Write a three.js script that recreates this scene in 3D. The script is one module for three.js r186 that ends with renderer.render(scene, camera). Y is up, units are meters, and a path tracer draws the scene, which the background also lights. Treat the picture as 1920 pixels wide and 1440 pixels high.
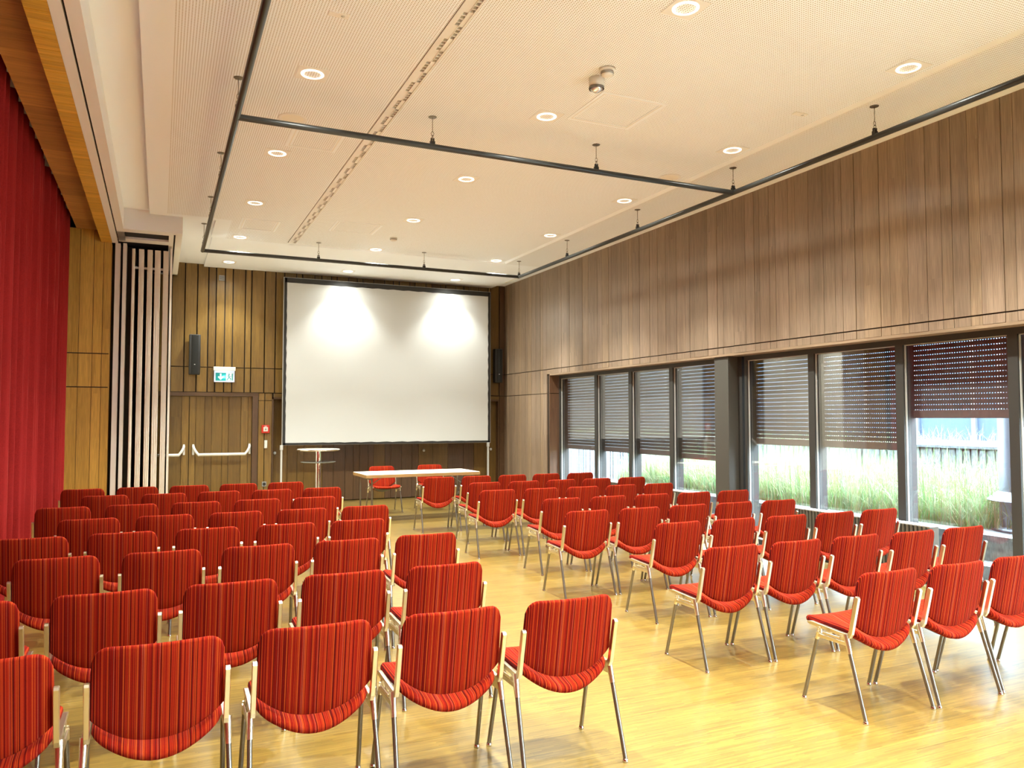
import * as THREE from 'three';
import { mergeGeometries, toCreasedNormals } from 'three/addons/utils/BufferGeometryUtils.js';
import { RoundedBoxGeometry } from 'three/addons/geometries/RoundedBoxGeometry.js';

// ---------------------------------------------------------------- camera, sky, exposure
const scene = new THREE.Scene();
const camera = new THREE.PerspectiveCamera(52.84, 4 / 3, 0.05, 200);
camera.rotation.order = 'YXZ';
camera.position.set(0, 1.6, 0);
camera.rotation.set(THREE.MathUtils.degToRad(2.528), THREE.MathUtils.degToRad(-24.478), 0);
scene.add(camera);
scene.background = new THREE.Color().setRGB(0.68, 0.86, 1.0);   // even overcast sky
scene.backgroundIntensity = 40;
const renderer = new THREE.WebGLRenderer({ antialias: true });
renderer.toneMapping = THREE.LinearToneMapping;
renderer.toneMappingExposure = 1.42;
renderer.shadowMap.enabled = true;
const LAMP = { color: [0.98, 1.0, 0.91], intensity: 44, spill: 8, angle: 0.84, penumbra: 0.4 };

// ---------------------------------------------------------------- helpers
let seed = 7;
const rnd = () => { seed = (seed + 0x6d2b79f5) | 0; let t = Math.imul(seed ^ (seed >>> 15), 1 | seed); t = (t + Math.imul(t ^ (t >>> 7), 61 | t)) ^ t; return ((t ^ (t >>> 14)) >>> 0) / 4294967296; };
const rr = (a, b) => a + (b - a) * rnd();
const pick = (a) => a[Math.floor(rnd() * a.length)];
const taken = {};
function numbered(base) { const n = taken[base] = (taken[base] ?? -1) + 1; return n ? base + '_' + String(n).padStart(3, '0') : base; }
const lin = (r, g, b) => new THREE.Color().setRGB(r, g, b);
const std = (c, roughness = 0.6, extra = {}) => new THREE.MeshStandardMaterial({ color: Array.isArray(c) ? lin(...c) : c, roughness, ...extra });
function mesh(name, geo, m, parent) {
  const o = new THREE.Mesh(Array.isArray(geo) ? (geo.length > 1 ? mergeGeometries(geo.map((g) => { const q = g.index ? g.toNonIndexed() : g; for (const k of Object.keys(q.attributes)) if (!['position', 'normal', 'uv'].includes(k)) q.deleteAttribute(k); return q; })) : geo[0]) : geo, m);
  o.name = name; o.castShadow = o.receiveShadow = true;
  if (parent) parent.add(o);
  return o;
}
function thing(name, label, category, group, at = [0, 0, 0], turn = 0) {
  const o = new THREE.Group(); o.name = numbered(name); o.position.set(...at); o.rotation.y = turn; scene.add(o);
  o.userData = { label, category }; if (group) o.userData.group = group;
  return o;
}
function single(name, geo, m, label, category, group) {
  const o = mesh(numbered(name), geo, m, scene); o.userData = { label, category }; if (group) o.userData.group = group; return o;
}
function setting(name, label) { const o = new THREE.Group(); o.name = name; o.userData = { kind: 'structure', label, category: name.replace(/_.*/, '') }; scene.add(o); return o; }
// box between two corners; uv in metres, grain running along the longest side when asked
function bx(x0, y0, z0, x1, y1, z1) {
  const g = new THREE.BoxGeometry(Math.abs(x1 - x0), Math.abs(y1 - y0), Math.abs(z1 - z0));
  g.translate((x0 + x1) / 2, (y0 + y1) / 2, (z0 + z1) / 2); return g;
}
function uvMetres(g, ou = 0, ov = 0, grain = 'y') {     // planar uv by face direction; v runs along the grain axis
  const p = g.attributes.position, n = g.attributes.normal, uv = g.attributes.uv;
  for (let i = 0; i < p.count; i++) {
    const x = p.getX(i), y = p.getY(i), z = p.getZ(i), ax = Math.abs(n.getX(i)), ay = Math.abs(n.getY(i));
    let a, b;
    if (grain === 'y') { b = y; a = ax > 0.5 ? z : x; if (ay > 0.5) { a = x; b = z; } }
    else if (grain === 'x') { b = x; a = ay > 0.5 ? z : y; if (ax > 0.5) { a = z; b = y; } }
    else { b = z; a = ay > 0.5 ? x : y; }
    uv.setXY(i, a + ou, b + ov);
  }
  return g;
}
function cyl(r0, r1, a, b, seg = 12) {                   // tapered tube between two points
  const A = new THREE.Vector3(...a), B = new THREE.Vector3(...b), d = B.clone().sub(A), g = new THREE.CylinderGeometry(r1, r0, d.length(), seg);
  g.applyQuaternion(new THREE.Quaternion().setFromUnitVectors(new THREE.Vector3(0, 1, 0), d.normalize()));
  g.translate((A.x + B.x) / 2, (A.y + B.y) / 2, (A.z + B.z) / 2); return g;
}
function lathe(pts, seg = 24, at = [0, 0, 0]) { const g = new THREE.LatheGeometry(pts.map((p) => new THREE.Vector2(...p)), seg); g.translate(...at); return g; }
function rbox(x0, y0, z0, x1, y1, z1, r = 0.006, s = 2) { const g = new RoundedBoxGeometry(x1 - x0, y1 - y0, z1 - z0, s, r); g.translate((x0 + x1) / 2, (y0 + y1) / 2, (z0 + z1) / 2); return g; }
function dataTex(w, h, f, repeatMetresU, repeatMetresV, srgb = true) {
  const d = new Uint8Array(w * h * 4);
  for (let j = 0; j < h; j++) for (let i = 0; i < w; i++) { const c = f(i, j), k = (j * w + i) * 4; d[k] = c[0]; d[k + 1] = c[1]; d[k + 2] = c[2]; d[k + 3] = 255; }
  const t = new THREE.DataTexture(d, w, h); t.wrapS = t.wrapT = THREE.RepeatWrapping; t.magFilter = THREE.LinearFilter; t.minFilter = THREE.LinearMipmapLinearFilter; t.generateMipmaps = true;
  if (srgb) t.colorSpace = THREE.SRGBColorSpace;
  t.repeat.set(1 / repeatMetresU, 1 / repeatMetresV); t.needsUpdate = true; return t;
}
function noiseGrid(w, h) { const a = new Float32Array(w * h); for (let i = 0; i < w * h; i++) a[i] = rnd(); return (x, y) => { const x0 = Math.floor(x), y0 = Math.floor(y), fx = x - x0, fy = y - y0, q = (i, j) => a[(((j % h) + h) % h) * w + (((i % w) + w) % w)], sx = fx * fx * (3 - 2 * fx), sy = fy * fy * (3 - 2 * fy); return (q(x0, y0) * (1 - sx) + q(x0 + 1, y0) * sx) * (1 - sy) + (q(x0, y0 + 1) * (1 - sx) + q(x0 + 1, y0 + 1) * sx) * sy; }; }
const cl = (v) => Math.max(0, Math.min(255, v));

// ---------------------------------------------------------------- textures
const nA = noiseGrid(64, 64), nB = noiseGrid(256, 32), nC = noiseGrid(512, 16);
const woodTex = dataTex(512, 512, (i, j) => {           // fine vertical grain, 0.9 m x 2.4 m
  const u = i / 512, v = j / 512;
  let g = 0.55 * nC(u * 512, v * 16) + 0.3 * nB(u * 256 + 2 * nA(u * 16, v * 8), v * 32) + 0.35 * nA(u * 32, v * 4);
  g = 0.68 + 0.32 * g; return [cl(255 * g), cl(250 * g - 2), cl(246 * g - 6)];
}, 0.9, 2.4);
const strips = []; for (let s = 0; s < 128; s++) { const row = []; let x = -rr(0, 160); while (x < 1024) { const L = rr(90, 190), t = rnd(); row.push([x, x + L, 0.5 * t + 0.5 * rnd(), rnd()]); x += L; } strips.push(row); }
const floorTex = dataTex(1024, 1024, (i, j) => {        // upright-lamella parquet: strips 9 mm wide, 2.0 m x 1.15 m
  const s = strips[j >> 3].find((r) => i >= r[0] && i < r[1]) ?? strips[j >> 3][0];
  let g = 0.74 + 0.24 * s[2] + 0.08 * (nC(i * 0.06, j * 0.5) - 0.5) + 0.05 * (nA(i / 64, j / 64) - 0.5);
  if ((j & 7) === 0) g -= 0.12; if (i - s[0] < 1.2) g -= 0.08;
  if (s[3] > 0.93) g -= 0.1;
  return [cl(255 * g), cl(250 * g - 4 + 4 * s[3]), cl(236 * g - 14 + 10 * s[3])];
}, 2.0, 1.15);
const perfTex = dataTex(64, 64, (i, j) => {             // four by four punched holes
  const d = Math.hypot((i & 15) - 7.5, (j & 15) - 7.5); const k = THREE.MathUtils.smoothstep(d, 3.0, 4.2);
  return [cl(168 + 87 * k), cl(150 + 105 * k), cl(126 + 129 * k)];
}, 0.08, 0.08);
const cols = [[112, 14, 10], [142, 26, 14], [164, 44, 20], [186, 74, 30], [84, 8, 8], [178, 88, 70], [130, 20, 14], [172, 56, 22]], wts = [3.5, 4.5, 4.5, 2.4, 2.8, 1.1, 4, 3];
const stripe = []; { let x = 0; const tot = wts.reduce((a, b) => a + b); while (x < 1024) { let k = rnd() * tot, c = 0; while ((k -= wts[c]) > 0) c++; const L = c === 5 ? rr(2.5, 4) : rr(3, 10); for (let i = 0; i < L && x < 1024; i++, x++) stripe.push(cols[c]); } }
const fabricTex = dataTex(1024, 64, (i, j) => { const n = 0.86 + 0.14 * rnd() + ((i + 2 * j) % 4 < 2 ? 0.05 : -0.05), c = stripe[i]; return c.map((v) => cl(v * n)); }, 1, 0.06);
const curtainTex = dataTex(128, 256, (i, j) => { const g = 0.86 + 0.14 * rnd() + 0.06 * (nB(i, j / 8) - 0.5); return [cl(255 * g), cl(255 * g), cl(255 * g)]; }, 0.25, 0.5);
const stoneTex = dataTex(256, 256, (i, j) => { const g = 0.62 + 0.25 * nA(i / 8, j / 8) + 0.2 * nB(i, j / 8) + 0.08 * rnd(); return [cl(235 * g), cl(238 * g), cl(235 * g)]; }, 1.2, 1.2);

// ---------------------------------------------------------------- materials
const woodTones = [[0.36, 0.278, 0.205], [0.325, 0.252, 0.19], [0.395, 0.30, 0.21], [0.345, 0.267, 0.20], [0.30, 0.232, 0.172], [0.375, 0.29, 0.222]];
const endTones = [[0.25, 0.152, 0.034], [0.215, 0.13, 0.029], [0.28, 0.172, 0.04], [0.23, 0.14, 0.033], [0.185, 0.11, 0.026], [0.265, 0.164, 0.042]];
const M = {
  wood: woodTones.map((c) => std(c, 0.36, { map: woodTex })),
  wall: endTones.map((c) => std(c, 0.4, { map: woodTex })),
  woodDark: std([0.125, 0.07, 0.034], 0.42, { map: woodTex }),
  backing: std([0.03, 0.018, 0.01], 0.8),
  honey: [[0.86, 0.51, 0.07], [0.80, 0.47, 0.06], [0.90, 0.54, 0.08]].map((c) => std(c, 0.42, { map: woodTex })),
  umber: [[0.60, 0.32, 0.10], [0.68, 0.37, 0.115], [0.52, 0.275, 0.088]].map((c) => std(c, 0.45, { map: woodTex })),
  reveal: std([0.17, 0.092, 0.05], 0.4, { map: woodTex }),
  pilaster: [[0.76, 0.46, 0.085], [0.70, 0.425, 0.08], [0.80, 0.485, 0.095]].map((c) => std(c, 0.4, { map: woodTex })),
  floor: new THREE.MeshPhysicalMaterial({ color: lin(0.31, 0.215, 0.044), roughness: 0.36, ior: 1.7, map: floorTex, clearcoat: 1, clearcoatRoughness: 0.22 }),
  ceiling: std([0.89, 0.93, 0.97], 0.85),  // cool tint put into the white to offset warm bounced light
  perf: std([0.91, 0.95, 0.99], 0.85, { map: perfTex }),  // cooled like the plain panels, against the warm bounce
  white: std([0.82, 0.80, 0.76], 0.55),
  cream: std([0.84, 0.79, 0.68], 0.5),
  beige: std([0.86, 0.80, 0.68], 0.55),
  beige2: std([0.86, 0.79, 0.66], 0.5),
  black: std([0.018, 0.018, 0.018], 0.55),
  blackSatin: std([0.03, 0.031, 0.03], 0.32, { metalness: 0.2 }),
  void: std([0.012, 0.01, 0.01], 0.9),
  frame: std([0.034, 0.033, 0.03], 0.5),
  column: std([0.062, 0.058, 0.048], 0.6),
  gasket: std([0.5, 0.5, 0.48], 0.4),
  shutter: std([0.075, 0.066, 0.064], 0.5),
  shutterRail: std([0.12, 0.10, 0.095], 0.4),
  glass: new THREE.MeshPhysicalMaterial({ color: 0xffffff, roughness: 0, metalness: 0, transmission: 1, thickness: 0, ior: 1.88 }),
  fabric: new THREE.MeshPhysicalMaterial({ color: lin(0.9, 0.92, 0.74), roughness: 0.95, specularIntensity: 0.2, map: fabricTex }),
  alu: std([0.80, 0.74, 0.58], 0.28, { metalness: 1 }),
  steel: std([0.25, 0.225, 0.19], 0.38, { metalness: 1 }),
  chrome: std([0.78, 0.77, 0.75], 0.1, { metalness: 1 }),
  curtain: new THREE.MeshPhysicalMaterial({ color: lin(0.33, 0.02, 0.018), roughness: 0.95, specularIntensity: 0.15, sheen: 1, sheenColor: lin(0.9, 0.3, 0.22), sheenRoughness: 0.3, map: curtainTex, side: THREE.DoubleSide }),
  screen: std([0.58, 0.60, 0.60], 0.8),
  radiator: std([0.085, 0.07, 0.05], 0.6),
  radiatorTop: std([0.3, 0.29, 0.27], 0.45),
  tableTop: std([0.72, 0.68, 0.56], 0.35),
  tableEdge: std([0.42, 0.25, 0.09], 0.5, { map: woodTex }),
  red: std([0.55, 0.03, 0.015], 0.4),
  plasticWhite: std([0.75, 0.74, 0.70], 0.4),
  grey: std([0.25, 0.25, 0.24], 0.5),
  bouncePaving: std([0.8, 0.8, 0.78], 0.85, { map: stoneTex }),
  stone: std([0.17, 0.18, 0.18], 0.8, { map: stoneTex }),
  concrete: std([0.15, 0.165, 0.18], 0.85, { map: stoneTex }),
  soil: std([0.08, 0.07, 0.05], 0.95, { map: stoneTex }),
  zinc: std([0.16, 0.19, 0.22], 0.4, { metalness: 0.3 }),
  facade: std([0.022, 0.045, 0.07], 0.9),
  facadeBar: std([0.08, 0.09, 0.1], 0.5),
  glow: std([0.9, 0.88, 0.82], 0.5, { emissive: lin(1.0, 0.9, 0.72), emissiveIntensity: 2.2 }),
  bulb: std([1, 1, 1], 0.4, { emissive: lin(1.0, 0.88, 0.66), emissiveIntensity: 6 }),
  reflector: std([0.85, 0.70, 0.45], 0.16, { metalness: 1 }),
};

// ---------------------------------------------------------------- room dimensions
const XR = 6.65, ZB = -15, ZF = 8, XL = -1.75, YT = 4.62, CEIL = 4.35, SOF = 4.14;  // ZF stretches the unseen end to hold added daylight windows

// floor
{
  const g = uvMetres(bx(XL - 0.2, -0.12, ZB - 0.2, XR + 0.32, 0, ZF + 0.2), 0, 0, 'x');
  const uv = g.attributes.uv; for (let i = 0; i < uv.count; i++) { const a = uv.getX(i), b = uv.getY(i); uv.setXY(i, b, a); }
  const f = mesh('floor', g, M.floor, scene); f.userData = { kind: 'structure', label: 'pale yellow lamella parquet floor with fine strips running across', category: 'floor' };
}
// boards in a plane
const widths = [0.1, 0.2, 0.16, 0.1, 0.2, 0.2, 0.16, 0.11, 0.2, 0.1, 0.21, 0.12, 0.17];
function board(parent, m, x0, y0, z0, x1, y1, z1, grain = 'y', name = 'plank') { return mesh(name, uvMetres(bx(x0, y0, z0, x1, y1, z1), rr(0, 5), rr(0, 5), grain), m, parent); }

// ---- right wall
const wr = setting('wall_right', 'wood panelled wall above the window band');
const OPEN0 = -12.9, OPEN1 = 7.2, HEAD = 2.43;             // window band along z
{
  mesh('backing', [bx(XR + 0.02, HEAD, ZB - 0.2, XR + 0.22, YT, ZF + 0.2), bx(XR + 0.02, 0, ZB - 0.2, XR + 0.22, HEAD, OPEN0 - 0.02), bx(XR + 0.02, 0, OPEN1 + 0.02, XR + 0.22, HEAD, ZF + 0.2)], M.backing, wr);
  const meas = [-8.667, -8.569, -8.286, -8.087, -7.97, -7.765, -7.545, -7.386, -7.294, -7.128, -7.025, -6.817, -6.706, -6.501, -6.296, -6.131, -6.033, -5.866, -5.765, -5.558, -5.443, -5.237, -5.03, -4.874, -4.768, -4.605, -4.497, -4.291, -4.185];
  const zs = meas.slice(); let k = 0;
  while (zs[0] > ZB + 0.12) zs.unshift(Math.max(ZB, zs[0] - widths[k++ % 13]));
  zs[0] = ZB;
  while (zs[zs.length - 1] < ZF - 0.1) zs.push(Math.min(ZF, zs[zs.length - 1] + widths[k++ % 13]));
  for (let i = 0; i + 1 < zs.length; i++) {
    const a = zs[i] + 0.0025, b = zs[i + 1] - 0.0025, d = rr(-0.002, 0.003), m = pick(M.wood);
    board(wr, m, XR + d, 2.525, a, XR + 0.03, YT - 0.02, b);
    if (b < OPEN0 + 0.05 || a > OPEN1) { board(wr, m, XR + d, 2.07, a, XR + 0.03, 2.512, Math.min(b, a > OPEN1 ? 99 : OPEN0)); board(wr, m, XR + d, 0.0, a, XR + 0.03, 2.058, Math.min(b, a > OPEN1 ? 99 : OPEN0)); }
    else board(wr, m, XR + d, HEAD, a, XR + 0.03, 2.512, b);
  }
  // reveal boards and head soffit of the window band
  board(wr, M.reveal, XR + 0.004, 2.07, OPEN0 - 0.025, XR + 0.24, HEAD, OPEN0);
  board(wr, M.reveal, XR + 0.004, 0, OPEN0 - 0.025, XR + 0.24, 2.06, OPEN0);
  board(wr, M.wood[2], XR + 0.002, HEAD - 0.03, OPEN0, XR + 0.22, HEAD - 0.001, OPEN1, 'z', 'head_board');
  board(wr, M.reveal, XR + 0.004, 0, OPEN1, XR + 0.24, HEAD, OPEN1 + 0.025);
}
// ---- windows
const XW = 6.87, WT = 2.40;
const bays = [[-12.87, -11.53, -10.46, -9.37, -8.22], [-7.8, -6.68, -5.51, -4.36, -3.2], [-2.55, -1.4, -0.25, 0.9, 2.05], [2.45, 3.6, 4.75, 5.9, 7.05]];  // last two bays unseen, added with raised shutters to daylight the ceiling
const shutBottom = [[1.03, 1.03, 1.03, 1.01], [1.265, 1.265, 1.60, 1.60], [2.25, 2.25, 2.25, 2.25], [2.25, 2.25, 2.25, 2.25]];
{
  const wf = setting('wall_window_band', 'dark painted concrete columns and sill between the windows'); wf.userData.category = 'wall';
  for (const [a, b, deep] of [[-8.2, -7.93, 0], [-3.14, -2.62, 0], [2.06, 2.44, 0]]) {
    mesh('column', toCreasedNormals(rbox(XR + 0.03, 0, a, XW + 0.3, HEAD - 0.03, b, 0.008), 0.6), M.column, wf);
  }
  mesh('lintel', bx(XW - 0.03, HEAD - 0.03, OPEN0, XW + 0.45, YT, OPEN1), M.frame, wf);
  mesh('filler', bx(XW - 0.03, 0, -7.93, XW + 0.1, HEAD - 0.03, -7.85), M.frame, wf);
  mesh('sill', bx(XW - 0.1, -0.02, OPEN0, XW + 0.18, 0.03, OPEN1), M.frame, wf);
  let n = 1; const words = ['first', 'second', 'third', 'fourth'], bw = ['far', 'middle', 'near', 'added_rear'];
  bays.forEach((bay, bi) => {
    for (let i = 0; i < 4; i++) {
      const z0 = bay[i], z1 = bay[i + 1], win = setting('window_' + n++, `${words[i]} tall pane of the ${bw[bi]} window bay, counted from the screen end`);
      const f = 0.045, x0 = XW - 0.035, x1 = XW + 0.045, y0 = 0.03, y1 = WT;
      mesh('frame', [bx(x0, y0, z0, x1, y1, z0 + f), bx(x0, y0, z1 - f, x1, y1, z1), bx(x0, y1 - 0.06, z0 + f, x1, y1, z1 - f), bx(x0, y0, z0 + f, x1, y0 + 0.06, z1 - f)], M.frame, win);
      const gx = XW - 0.012, q = 0.007;
      mesh('gasket', [bx(gx, y0 + 0.06, z0 + f, gx + 0.02, y1 - 0.06, z0 + f + q), bx(gx, y0 + 0.06, z1 - f - q, gx + 0.02, y1 - 0.06, z1 - f), bx(gx, y1 - 0.06 - q, z0 + f, gx + 0.02, y1 - 0.06, z1 - f), bx(gx, y0 + 0.06, z0 + f, gx + 0.02, y0 + 0.06 + q, z1 - f)], M.gasket, win);
      for (const px of [XW, XW + 0.02]) { const g = new THREE.PlaneGeometry(z1 - z0 - 2 * f, y1 - y0 - 0.12); g.rotateY(-Math.PI / 2); g.translate(px, (y0 + y1) / 2, (z0 + z1) / 2); mesh('pane', g, M.glass, win); }
      // roller shutter outside
      const yb = shutBottom[bi][i], X = XW + 0.13, w0 = z0 + 0.03, w1 = z1 - 0.03;
      const sh = thing('roller_shutter', `dark roller shutter with rows of light slots outside the ${words[i]} pane of ${bw[bi]} window bay`, 'shutter', 'roller shutters outside the windows', [X, 0, 0]);
      const parts = [bx(-0.005, 0.009, w0, 0.005, 0.05, w1)]; const nt = Math.round((w1 - w0) / 0.026);
      for (let t = 0; t < nt; t++) { const z = w0 + (t + 0.0) * (w1 - w0) / nt; parts.push(bx(-0.003, -0.0005, z, 0.003, 0.0095, z + 0.0115)); }
      const slat = mesh('slat', parts, M.shutter); slat.geometry.computeBoundingBox();
      for (let y = yb + 0.08; y < WT + 0.02; y += 0.05) { const s = mesh('slat', slat.geometry, M.shutter, sh); s.position.y = y; }
      mesh('bottom_rail', rbox(-0.012, yb, w0, 0.012, yb + 0.08, w1, 0.005), M.shutterRail, sh);
      for (const z of [w0 - 0.028, w1 - 0.004]) mesh('guide_rail', bx(-0.083, 0.04, z, 0.022, WT + 0.02, z + 0.032), M.frame, sh);
    }
  });
}
// ---- back wall (boards with open joints), doors and recess
const wb = setting('wall_back', 'dark wood panelled end wall behind the projection screen');
{
  mesh('backing', [bx(XL - 0.2, 0, ZB - 0.2, XR + 0.22, YT, ZB - 0.16), bx(XL - 0.2, 2.06, ZB - 0.16, XR + 0.22, YT, ZB - 0.03), bx(1.66, 0, ZB - 0.16, 1.93, 2.06, ZB - 0.03), bx(6.53, 0, ZB - 0.16, XR + 0.1, 2.06, ZB - 0.03), bx(XL - 0.2, 0, ZB - 0.16, -0.6, 2.06, ZB - 0.03)], M.backing, wb);
  const xs = [0.155, 0.374, 0.581, 0.767, 0.897, 1.049, 1.187, 1.404, 1.514, 1.751, 1.944, 2.105];
  let k = 3; while (xs[0] > -0.6) xs.unshift(xs[0] - widths[k++ % 13]); while (xs[xs.length - 1] < 6.3) xs.push(xs[xs.length - 1] + widths[k++ % 13] * 1.1);
  xs[xs.length - 1] = 6.33; xs.push(6.53, 6.655);
  for (let i = 0; i + 1 < xs.length; i++) {
    const a = xs[i] + 0.011, b = xs[i + 1] - 0.011, m = i === xs.length - 2 ? M.woodDark : pick(M.wall), d = rnd() < 0.3 ? 0.012 : 0;
    board(wb, m, a, 2.53, ZB - 0.03, b, YT - 0.02, ZB + d);
    board(wb, m, a, 2.075, ZB - 0.03, b, 2.515, ZB + d);
  }
  // strip between door and recess
  board(wb, M.wall[2], 1.665, 0, ZB - 0.03, 1.765, 1.92, ZB); board(wb, M.wall[5], 1.779, 0, ZB - 0.03, 1.90, 1.92, ZB);
  board(wb, M.wall[2], 1.665, 1.93, ZB - 0.03, 1.765, 2.06, ZB); board(wb, M.wall[0], 1.779, 1.93, ZB - 0.03, 1.90, 2.06, ZB);
  // recess lining, dark tone stands in for the shade inside
  board(wb, M.woodDark, 1.905, 0, ZB - 0.16, 1.93, 1.99, ZB + 0.004); board(wb, M.woodDark, 1.905, 1.955, ZB - 0.16, 6.53, 1.99, ZB + 0.004, 'x'); board(wb, M.woodDark, 6.505, 0, ZB - 0.16, 6.53, 1.955, ZB + 0.004);
  board(wb, M.wall[4], 1.93, 1.99, ZB - 0.03, 6.53, 2.06, ZB, 'x'); board(wb, M.woodDark, 6.54, 0, ZB - 0.03, 6.655, 2.06, ZB);
}
{ // closet doors in the recess, boards coloured dark for the shade there
  const rs = [1.93, 2.207, 2.39, 2.513, 2.867, 3.079, 3.304, 3.466, 3.586, 3.762, 3.873, 4.096, 4.22, 4.437, 4.656, 4.795, 5.102, 5.425, 5.766, 6.001, 6.25, 6.505];
  const d2 = setting('door_2', 'wood closet doors, coloured dark for shade, in the recess under the screen');
  for (let i = 0; i + 1 < rs.length; i++) board(d2, rnd() < 0.5 ? M.wall[4] : M.woodDark, rs[i] + 0.003, 0.015, ZB - 0.145, rs[i + 1] - 0.003, 1.955, ZB - 0.115 + rr(0, 0.004));
  for (const x of [1.975, 4.896, 6.373]) { const g = lathe([[0.001, 0.045], [0.022, 0.043], [0.028, 0.032], [0.024, 0.02], [0.012, 0.012], [0.014, 0], [0.001, 0]], 16); g.rotateX(Math.PI / 2); g.translate(x, 0.945, ZB - 0.113); mesh('knob', g, M.gasket, d2); }
}
{ // double escape door
  const d1 = setting('door_1', 'wood clad double escape door with push bars');
  mesh('door_frame', [uvMetres(bx(1.555, 0, ZB - 0.14, 1.655, 2.06, ZB + 0.012)), uvMetres(bx(-0.6, 2.0, ZB - 0.14, 1.655, 2.065, ZB + 0.016), 0, 0, 'x'), uvMetres(bx(-0.6, 0, ZB - 0.14, -0.5, 2.0, ZB + 0.012))], M.woodDark, d1);
  const leafs = [[-0.5, [-0.5, -0.3, -0.2, 0.0, 0.09, 0.354, 0.478]], [0.484, [0.484, 0.589, 0.737, 0.857, 1.038, 1.145, 1.36, 1.484, 1.552]]];
  leafs.forEach(([, xs], li) => {
    const leaf = new THREE.Group(); leaf.name = 'door_leaf'; d1.add(leaf);
    mesh('core', bx(xs[0], 0.01, ZB - 0.11, xs[xs.length - 1], 1.998, ZB - 0.07), M.woodDark, leaf);
    for (let i = 0; i + 1 < xs.length; i++) board(leaf, pick(M.wall), xs[i] + 0.004, 0.012, ZB - 0.07, xs[i + 1] - 0.004, 1.996, ZB - 0.05);
    const x0 = li ? 0.555 : -0.42, x1 = li ? 1.515 : 0.40, z = ZB - 0.05, bar = [];
    for (const x of [x0, x1]) {
      const s = x === x0 ? 1 : -1;
      bar.push(rbox(x - 0.018, 0.94, z, x + 0.018, 1.13, z + 0.05, 0.008));
      const c = new THREE.CatmullRomCurve3([[x, 1.10, z + 0.04], [x + s * 0.01, 1.06, z + 0.085], [x + s * 0.05, 0.99, z + 0.115], [x + s * 0.085, 0.945, z + 0.12]].map((p) => new THREE.Vector3(...p)));
      bar.push(new THREE.TubeGeometry(c, 10, 0.024, 8));
    }
    bar.push(cyl(0.026, 0.026, [x0 + 0.075, 0.945, z + 0.12], [x1 - 0.075, 0.945, z + 0.12], 12));
    mesh('push_bar', bar, M.plasticWhite, leaf);
  });
}
// ---- left wall behind the curtain and the wall behind the camera
{
  const wl = setting('wall_left', 'wall behind the red stage curtain'); mesh('wall_face', bx(XL - 0.2, 0, ZB - 0.2, XL, YT, ZF + 0.2), M.woodDark, wl);
  const w4 = setting('wall_front', 'unseen plain plaster wall behind the viewer, made pale to bounce light'); mesh('wall_face', bx(XL - 0.2, 0, ZF, XR + 0.22, YT, ZF + 0.2), M.cream, w4);  // out of view; surface kept pale to throw light back into the hall
}
// ---- pilaster beside the curtain
{
  const p = setting('wall_pilaster', 'honey wood panelled pilaster between curtain and folding partition');
  mesh('core', bx(-1.6, 0, ZB, -0.69, 4.3, -12.525), M.backing, p);
  const xs = [-1.3, -1.072, -0.898, -0.777, -0.675];
  for (let i = 0; i < 4; i++) for (const [y0, y1] of [[0, 2.035], [2.05, 2.517], [2.532, 4.31]]) board(p, M.pilaster[(i + (y0 ? 1 : 0)) % 3], xs[i] + 0.003, y0, -12.525, xs[i + 1] - 0.003, y1, -12.5);
  board(p, M.pilaster[1], -0.69, 0, -14.9, -0.675, 4.13, -12.525);
}
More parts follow.
